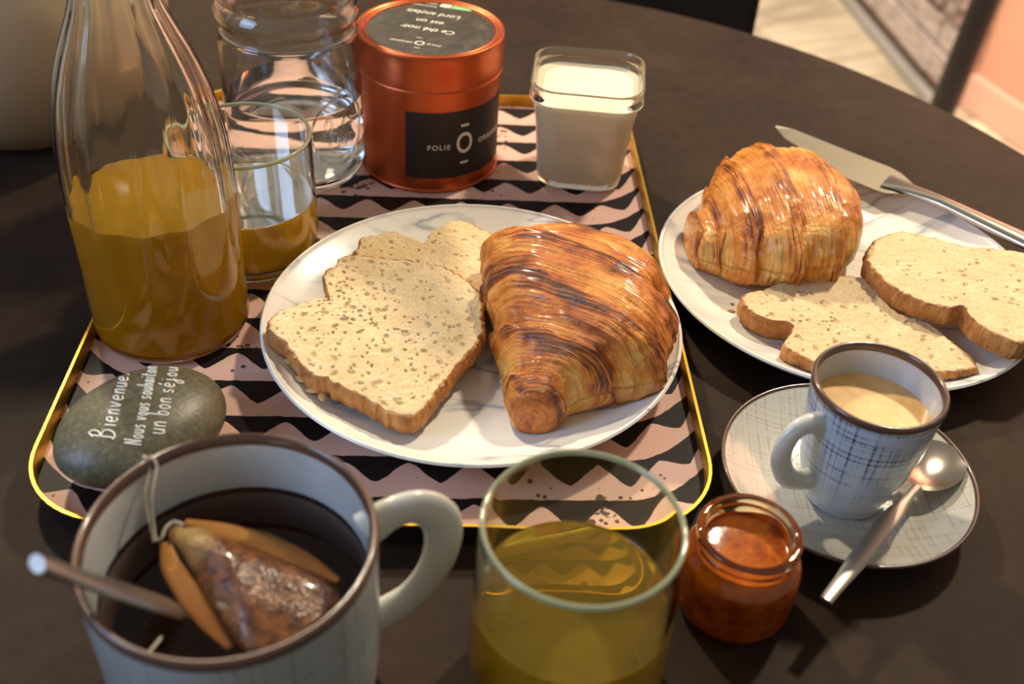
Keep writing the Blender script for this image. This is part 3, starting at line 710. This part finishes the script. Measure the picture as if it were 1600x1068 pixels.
for body, zc_, s_ in (('0 75', .0455, .0125), ('1500', .0330, .0105)):
    tv, tf = text_mesh(body, s_, 1.05)
    nv = len(tv); vs = [bc(ma+x/.0419, zc_+y, .0418) for x, y, _ in tv]+[bc(ma+x/.0419, zc_+y, .0426) for x, y, _ in tv]
    ed = {}
    for f in tf:
        for i in range(len(f)):
            e = (f[i], f[(i+1) % len(f)]); ed[tuple(sorted(e))] = ed.get(tuple(sorted(e)), 0)+1
    fs = [tuple(reversed(f)) for f in tf]+[tuple(i+nv for i in f) for f in tf]
    for e, c_ in ed.items():
        if c_ == 1: fs.append((e[0], e[1], e[1]+nv, e[0]+nv))
    mesh('embossed_lettering', vs, fs, MT['glass'], wb_, False)

# ---------------------------------------------------------------- vase
vz = lathe('vase', [(0, .001), (.045, 0), (.056, .004), (.078, .028), (.095, .065), (.098, .105), (.088, .145), (.068, .178), (.050, .205), (.046, .235), (.052, .262), (.050, .264), (.044, .262), (.040, .235), (.045, .205), (.062, .178), (.082, .145), (.092, .105), (.089, .065), (.072, .03), (.05, .008), (0, .006)], MT['vase'], None, 96, 4, loc=(-.335, .650, .0005))
tag(vz, 'big round cream ceramic vase at the left edge, seen behind the carafe', 'vase')

# ---------------------------------------------------------------- pebble with handwriting
SC = P(223, 662, .0265); sa_ = R(50); SA3 = (.0385, .0300, .0175)
st = thing('painted_pebble', (SC.x, SC.y, .0083), 'smooth grey pebble with a white handwritten French welcome, front left of the tray', 'stone')
bm = bmesh.new(); bmesh.ops.create_icosphere(bm, subdivisions=5, radius=1)
ssc = Vector((SC.x, SC.y, .0083+SA3[2]))
for v in bm.verts:
    c = v.co; k = 1+.03*noise.noise(c*1.4); c = Vector((c.x*SA3[0]*k, c.y*SA3[1]*k, c.z*SA3[2]))
    v.co = Vector((c.x*math.cos(sa_)-c.y*math.sin(sa_), c.x*math.sin(sa_)+c.y*math.cos(sa_), c.z+SA3[2]))
me = bpy.data.meshes.new('pebble'); bm.to_mesh(me); bm.free(); link('pebble', me, MT['stone'], st)
from mathutils.bvhtree import BVHTree
bv = BVHTree.FromPolygons([v.co+Vector((SC.x, SC.y, .0083)) for v in me.vertices], [tuple(p.vertices) for p in me.polygons])
def onstone(u, v):
    d = (cf*FPX+cr*(u-800)-cu*(v-534)).normalized(); h = bv.ray_cast(Vector((0, 0, H)), d)
    return None if h[0] is None else h[0]+h[1]*.0001
G = {  # pen strokes, x to the right, y up, x-height 1
 'B': [[(.1, 0), (.15, 1.9)], [(-.1, 1.7), (.5, 2.1), (.9, 1.75), (.75, 1.3), (.2, 1.05), (.9, .95), (1.15, .5), (.8, .0), (.2, -.15), (-.2, .0)]],
 'i': [[(.15, 1), (.2, 0)], [(.15, 1.45), (.17, 1.5)]], 'e': [[(.1, .5), (.75, .6), (.6, 1), (.2, .9), (.05, .45), (.3, .02), (.8, .12)]],
 'n': [[(.05, 1), (.1, 0)], [(.1, .6), (.4, 1), (.7, .85), (.75, 0)]], 'v': [[(.0, 1), (.35, 0), (.75, 1.05)]],
 'u': [[(.05, 1), (.08, .25), (.4, 0), (.7, .3), (.75, 1)], [(.75, 1), (.8, 0)]], '.': [[(.1, .0), (.25, .1), (.2, .2)]],
 'N': [[(.0, 0), (.05, 1.8)], [(.05, 1.8), (.85, .05)], [(.85, .05), (.9, 1.9)]], 'o': [[(.4, 1), (.05, .6), (.2, .05), (.65, .1), (.75, .65), (.4, 1)]],
 's': [[(.7, .95), (.25, .9), (.2, .6), (.6, .4), (.55, .05), (.05, .05)]], 'h': [[(.1, 1.9), (.12, 0)], [(.12, .6), (.45, .95), (.7, .75), (.75, 0)]],
 'a': [[(.7, .9), (.25, .95), (.05, .4), (.35, .0), (.7, .5)], [(.72, 1), (.78, 0)]], 't': [[(.35, 1.6), (.35, .15), (.65, 0)], [(.0, 1.05), (.7, 1.1)]],
 'b': [[(.1, 1.9), (.12, 0)], [(.12, .6), (.5, .95), (.8, .5), (.5, .0), (.12, .1)]], 'j': [[(.35, 1), (.4, -.4), (.1, -.9), (-.25, -.6), (.1, -.1), (.7, .2)], [(.35, 1.4), (.38, 1.45)]],
 'r': [[(.1, 1), (.12, 0)], [(.12, .6), (.35, .95), (.65, .95)]], 'é': [[(.1, .5), (.75, .6), (.6, 1), (.2, .9), (.05, .45), (.3, .02), (.8, .12)], [(.4, 1.3), (.6, 1.7)]], ' ': []}
def line(txt, p0, p1, xh0, xh1, first=None):
    "write along the measured baseline p0-p1 (pixels of the close view); letter tops face left"
    p0 = np.array(p0, float); p1 = np.array(p1, float); adv = [(.6 if c in '. ' else .55 if c == 'i' else 1.35 if c == 'B' else 1.15 if c == 'N' else 1.) for c in txt]
    tot = 0; wts = []
    for i, c in enumerate(adv): f = tot/sum(adv); wts.append(tot); tot += c*(1-.45*f)
    d = (p1-p0)
    upv = np.array((-1., -.10))
    for c, w_, a_ in zip(txt, wts, adv):
        f = w_/tot; base = p0+d*f; x1 = (1-.45*w_/sum(adv))/tot*.78; xh = xh0*(1-f)+xh1*f
        for s_ in G[c]:
            q = []
            for (x, y) in s_:
                z_ = base+d*x*x1+upv*y*xh; h = onstone(50+z_[0]/4.853, 560+z_[1]/4.853)
                if h is not None: q.append(h-Vector((SC.x, SC.y, .0083)))
            if len(q) > 1: tube('lettering', q, .00042, MT['ink'], st, 6, k=4)
line('Bienvenue.', (612, 605), (742, 105), 88, 60)
line('Nous vous souhaitons', (828, 655), (955, 30), 72, 60)
line('un bon séjour', (1002, 575), (1118, 25), 88, 62)

# ---------------------------------------------------------------- tea mug
MX, MY = -.0859, .2204
mg = thing('tea_mug', (MX, MY, .0005), 'big grey blue stoneware mug of black tea at the front left', 'mug')
mo = [(0, .0020), (.030, .0014), (.0345, .0), (.0370, .0012), (.0420, .006), (.0452, .016), (.0466, .030), (.0470, .060), (.0473, .0868)]
lathe('body', mo+[(.0456, .0868), (.0450, .080), (.0446, .060), (.0440, .030), (.0420, .014), (.036, .007), (0, .006)], MT['mug'], mg, 128, 5)
lathe('inner_glaze', [(.0455, .0869), (.0449, .080), (.0445, .060), (.0439, .030), (.0435, .030), (.0441, .060), (.0445, .080), (.0449, .0869), (.0455, .0869)], MT['glz'], mg, 128, 4)
lathe('rim', [(.0475, .0862), (.0478, .0882), (.0470, .0900), (.0461, .0903), (.0452, .0896), (.0447, .0880), (.0447, .0862), (.0475, .0862)], MT['rim'], mg, 128, 4)
ha = R(26); hd = np.array((math.cos(ha), math.sin(ha), 0)); hp = lambda r, z_: hd*r+np.array((0, 0, z_))
tube('handle', [hp(.0450, .0745), hp(.0540, .0790), (hp(.0640, .0785)), hp(.0718, .0700), hp(.0735, .0570), hp(.0700, .0430), hp(.0610, .0310), hp(.0455, .0235)],
     [(.0080, .0050), (.0072, .0040), (.0072, .0036), (.0074, .0036), (.0074, .0036), (.0072, .0036), (.0072, .0038), (.0080, .0050)], MT['handle'], mg, 20, k=6, up=tuple(np.cross(hd, (0, 0, 1))))
TZ = .0655
lathe('tea', [(0, .02), (.0425, .031), (.04405, .055), (.0440, TZ, 1), (0, TZ)], MT['tea'], mg, 96, 3)
# tea bag: a soaked pillow just breaking the surface
tbg = thing('tea_bag', (MX, MY, TZ), 'soaked tea bag on a string floating in the big mug', 'tea bag')
tb0 = Vector((MX, MY, TZ))
def tp(x, y, h=0): v = P(30+x/2.388, 660+y/2.388, TZ+.0005+h)-tb0; return v
# pillow outline in the close view, from the pinched corner
PO = [(565, 385), (610, 365), (660, 372), (740, 400), (830, 440), (950, 490), (1060, 540), (1150, 590), (1195, 640), (1150, 720), (1050, 800), (940, 850), (850, 850), (790, 790), (740, 720), (690, 640), (650, 560), (600, 480), (560, 430)]
c_ = np.mean(PO, 0); vs, fs, dr = [], [], []; K = 24; N = 0
ol = []
for i in range(len(PO)):
    for j in range(6):
        t = j/6; p0, pp, p2_, p3 = (np.array(PO[(i+q) % len(PO)], float) for q in (-1, 0, 1, 2))
        ol.append(.5*((2*pp)+(-p0+p2_)*t+(2*p0-5*pp+4*p2_-p3)*t*t+(-p0+3*pp-3*p2_+p3)*t**3))
N = len(ol)
for k in range(K+1):
    f = 1-k/K
    for q in ol:
        s_ = c_+(q-c_)*f
        h = .0085*(1-f**2.2)+.0012*noise.noise(Vector((s_[0]*.012, s_[1]*.012, 1)))*(1-f)-.0008*f
        g = tp(s_[0], s_[1], 0); vs.append((g.x, g.y, g.z+h-.0006)); dd = np.hypot(s_[0]-590, s_[1]-400); dr.append(max(0, min(1, 1.25-dd/150)))
    if k:
        for i in range(N): a = (k-1)*N; fs.append((a+i, a+(i+1) % N, a+N+(i+1) % N, a+N+i))
me = bpy.data.meshes.new('pouch'); me.from_pydata(vs, [], fs); at = me.attributes.new('dry', 'FLOAT', 'POINT'); at.data.foreach_set('value', dr)
link('pouch', me, MT['bag'], tbg)
def fin(pts, wd, h0, h1):
    tube('seam', [tp(x, y, h0+(h1-h0)*i/(len(pts)-1)) for i, (x, y) in enumerate(pts)], [(w_, .0009) for w_ in wd], MT['fin'], tbg, 12, k=5, up=(0, 0, 1))
fin([(545, 450), (570, 540), (640, 650), (710, 750), (790, 850)], [.0018, .0036, .0040, .0034, .0014], .0008, -.0050)
fin([(620, 372), (760, 402), (920, 455), (1060, 525), (1190, 600)], [.0016, .0034, .0046, .0040, .0014], .0016, -.0046)
rp = P(240, 722, .0915)-tb0; ow = Vector((rp.x, rp.y, 0)).normalized(); rp = ow*.0464+Vector((0, 0, rp.z))
for dx in (-.0012, .0012):
    e = Vector((dx, 0, 0)); tube('string', [tp(505, 435, .001)+e*.3, tp(492, 360, .007)+e*.6, tp(482, 270, .016)+e, rp+e-ow*.0022+Vector((0, 0, -.003)), rp+e+Vector((0, 0, .0002)), rp+e+ow*.0020+Vector((0, 0, -.004)), rp+e+ow*.0022+Vector((0, 0, -.020))], .00042, MT['string'], tbg, 8, k=5)
tube('string', [tp(500, 440, .001), tp(530, 430, .003), tp(545, 395, .005), tp(575, 370, .006), tp(610, 378, .007)], .0006, MT['string'], tbg, 8, k=5)
tube('string', [tp(485, 855, .0004), tp(510, 825, .0006), tp(530, 800, .0004)], .0005, MT['string'], tbg, 8, k=3)
# spoon standing in the mug
e0 = P(58, 880, .118); e1 = P(268, 950, TZ+.001); dvs = (e1-e0); e2 = e1+dvs*.42; e2.z = max(e2.z, .03)
sp = thing('mug_spoon', tuple(e1), 'thin steel spoon handle sticking out over the left rim of the big mug', 'spoon')
rel = lambda p: tuple(Vector(p)-e1)
hw_ = [(.0036, .0022), (.0044, .0020), (.0056, .0019), (.0066, .0019), (.0062, .0020)]
tube('handle', [rel(e0+dvs*t) for t in (0, .25, .5, .75, 1.0)], hw_, MT['steeld'], sp, 16, k=5, up=(0, 0, 1))
tube('bowl', [rel(e1), rel(e1+dvs*.15), rel(e1+dvs*.28), rel(e1+dvs*.40)], [(.003, .0014), (.007, .0018), (.009, .002), (.004, .0015)], MT['steeld'], sp, 16, k=5, up=(0, 0, 1))

# ---------------------------------------------------------------- coffee cup, saucer, spoon
sr = thing('saucer', (.1556, .3447, .0004), 'round pale woven glaze saucer with brown edge under the coffee cup', 'saucer')
lathe('dish', [(0, .0062), (.022, .0062), (.025, .0066), (.036, .0082), (.048, .0128), (.0555, .0166), (.0562, .0158), (.050, .0096), (.038, .0034), (.030, .0004), (.028, 0), (.025, .0016), (0, .0020)], MT['saucer'], sr, 128, 5)
lathe('rim', [(.0552, .0163), (.0560, .0175), (.0569, .0176), (.0573, .0168), (.0568, .0158), (.0560, .0154), (.0552, .0163)], MT['rim'], sr, 128, 4)
ec = thing('coffee_cup', (.1545, .3402, .0068), 'small coffee cup with dark blue woven bands standing on the saucer', 'cup')
EO = [(0, .0022), (.0150, .0016), (.0168, 0), (.0180, .0010), (.0190, .004), (.0212, .010), (.0240, .022), (.0260, .038), (.0271, .052), (.0277, .0625)]
lathe('body', EO+[(.0262, .0625), (.0255, .052), (.0244, .038), (.0222, .022), (.019, .010), (.015, .006), (0, .005)], MT['cup'], ec, 128, 5)
lathe('inner_glaze', [(.0261, .0626), (.0254, .052), (.0243, .038), (.0240, .038), (.0251, .052), (.0258, .0626), (.0261, .0626)], MT['glz'], ec, 128, 4)
lathe('rim', [(.0279, .0618), (.0283, .0634), (.0279, .0650), (.0270, .0655), (.0261, .0650), (.0257, .0636), (.0258, .0618), (.0279, .0618)], MT['rim'], ec, 128, 4)
lathe('coffee', [(0, .030), (.0235, .034), (.0246, .046), (.0250, .0495, 1), (.0246, .0496), (0, .0494)], MT['coffee'], ec, 96, 3)
ha = R(206); hd = np.array((math.cos(ha), math.sin(ha), 0))
tube('handle', [hp(.0255, .0500), hp(.0310, .0530), hp(.0390, .0515), hp(.0430, .0430), hp(.0420, .0330), hp(.0360, .0225), hp(.0290, .0180), hp(.0225, .0170)],
     [(.0062, .0040), (.0050, .0036), (.0048, .0034), (.0048, .0034), (.0048, .0034), (.0048, .0034), (.0048, .0034), (.0060, .0040)], MT['handle'], ec, 20, k=6, up=tuple(np.cross(hd, (0, 0, 1))))
# teaspoon lying on the saucer
sB = P(1461, 722, .020); sE = P(1290, 938, .0235)
ts = thing('teaspoon', (sB.x, sB.y, .012), 'steel teaspoon lying on the saucer beside the coffee cup', 'spoon')
ang = math.atan2(sE.y-sB.y, sE.x-sB.x); LS = math.hypot(sE.x-sB.x, sE.y-sB.y)
ux = np.array((math.cos(ang), math.sin(ang), 0)); uy = np.array((-math.sin(ang), math.cos(ang), 0))
def spoonbowl(a, b, dep, th, side):
    rings = []
    K = 14
    for s_, off in ((1, 0), (-1, th)):
        seq = range(K+1) if s_ == 1 else range(K, -1, -1)
        for k in seq:
            f = max(k/K, .01); rg = []
            for j in range(48):
                t = 2*PI*j/48; c__, s__ = math.cos(t), math.sin(t)
                wd = 1-.16*c__
                z_ = -dep*(1-f**2)-off*(1 if f < .99 else .5)
                rg.append(tuple(ux*(a*c__*f)+uy*(b*s__*wd*f)+np.array((0, 0, z_+.006))))
            rings.append(rg)
    return rings
loft('bowl', spoonbowl(.0185, .0130, .0042, .0007, 1), MT['steel'], ts)
pr = [(.0175, .0058, .0022), (.026, .0072, .0020), (.036, .0085, .0026), (.048, .0098, .0042), (LS*.72, .0108, .0040), (LS*.88, .0112, .0030), (LS, .0115, .0026)]
tube('handle', [tuple(ux*x+np.array((0, 0, z_))) for x, z_, w_ in pr], [(w_, .0010) for x, z_, w_ in pr], MT['steeld'], ts, 16, k=5, up=(0, 0, 1))

# ---------------------------------------------------------------- jam jar
jj = thing('jam_jar', (.0973, .2785, .0005), 'little round glass jar of apricot jam between the tumbler and the saucer', 'jar')
jo = [(0, .0012), (.018, .0004), (.0215, .0016), (.0236, .0055), (.0240, .012), (.0240, .022), (.0232, .0290), (.0205, .0328), (.0196, .0345), (.0204, .0362), (.0208, .0378), (.0204, .0392), (.0200, .0398), (.0205, .0412), (.0206, .0428), (.0198, .0442)]
ji = [(.0180, .0442), (.0172, .0425), (.0170, .0380), (.0172, .0340), (.0190, .0312), (.0216, .0278), (.0222, .022), (.0222, .012), (.0214, .006), (.018, .0036), (0, .0040)]
lathe('jar', jo+ji, MT['amberglass'], jj, 96, 4)
lathe('jam', [(0, .0039), (.018, .0035), (.0215, .0059), (.0223, .012), (.0223, .022), (.0217, .0279), (.0191, .0313), (.0173, .0341), (.0171, .0352, 1), (.0160, .0345), (.010, .0338), (0, .0336)], MT['jam'], jj, 96, 3)
lathe('jam_smear', [(.0170, .0352), (.0170, .0400), (.0168, .0395), (.0167, .0352), (.0170, .0352)], MT['jam'], jj, 96, 2, fn=lambda r, a, z_: (r*math.cos(a), r*math.sin(a), .0345+(z_-.0352)*max(.02, math.sin(a*1.0+.6)*.6+.3*math.sin(a*3)+.2)))

# ---------------------------------------------------------------- table knife
kA = P(1211, 198, .0225); kB = P(1650, 398, .0240)
kn = thing('table_knife', (kA.x, kA.y, .0), 'steel table knife lying across the rim of the right plate', 'knife')
d = (kB-kA); LK = math.hypot(d.x, d.y); ka = math.atan2(d.y, d.x); kn.rotation_euler = (0, 0, ka)
def kp(a, b, z_): q = P(a, b, z_); x, y = q.x-kA.x, q.y-kA.y; return (x*math.cos(ka)+y*math.sin(ka), -x*math.sin(ka)+y*math.cos(ka))
Z0 = .0222
top = [kp(a, b, Z0) for a, b in ((1211, 197), (1240, 203), (1290, 223), (1340, 243), (1390, 262), (1408, 272), (1428, 290))]
bot = [kp(a, b, Z0) for a, b in ((1213, 200), (1226, 216), (1265, 240), (1318, 276), (1366, 296), (1382, 301), (1412, 303))]
rings = []
for (xa, ya), (xb, yb) in zip(top, bot): rings.append([(xa, ya, Z0+.0006), (xa, ya, Z0-.0006), (xb, yb, Z0-.0001), (xb, yb, Z0+.0001)])
loft('blade', rings, MT['blade'], kn, smooth=False)
hh_ = [((1384, 283), .0090, .0010), ((1418, 296), .0066, .0022), ((1470, 318), .0052, .0032), ((1540, 351), .0062, .0034), ((1610, 384), .0072, .0036), ((1690, 421), .0080, .0036), ((1740, 445), .006, .003)]
tube('handle', [(*kp(a[0], a[1], Z0+.0005), Z0+.0012+.0012*i/6) for i, (a, w_, t_) in enumerate(hh_)], [(w_, t_) for _, w_, t_ in hh_], MT['steel'], kn, 20, k=6, up=(0, 0, 1))

# ---------------------------------------------------------------- crumbs
cm_ = None
for (a, b, z_, s_, lab) in ((1142, 486, W2+.001, .0022, 'orange crumb flake on the right plate near its left rim'), (1144, 474, W2+.001, .0012, 'smaller dark crumb just above the orange flake on the right plate'), (789, 689, W1+.0005, .0009, 'tiny brown crumb on the tray plate left of the croissant tip'), (668, 702, W1+.0025, .0008, 'tiny crumb near the front rim of the tray plate')):
    q = P(a, b, z_)
    bm = bmesh.new(); bmesh.ops.create_icosphere(bm, subdivisions=2, radius=1)
    for v in bm.verts: v.co = v.co*(1+.4*noise.noise(v.co*1.7+Vector((a, 0, 0)))); v.co = Vector((v.co.x*s_, v.co.y*s_*.55, v.co.z*s_*.35))
    me = bpy.data.meshes.new('crumb'); bm.to_mesh(me); bm.free(); o = link('crumb', me, MT['crust'], None, False, q)
    tag(o, lab, 'crumb', 'crumbs on the plates')
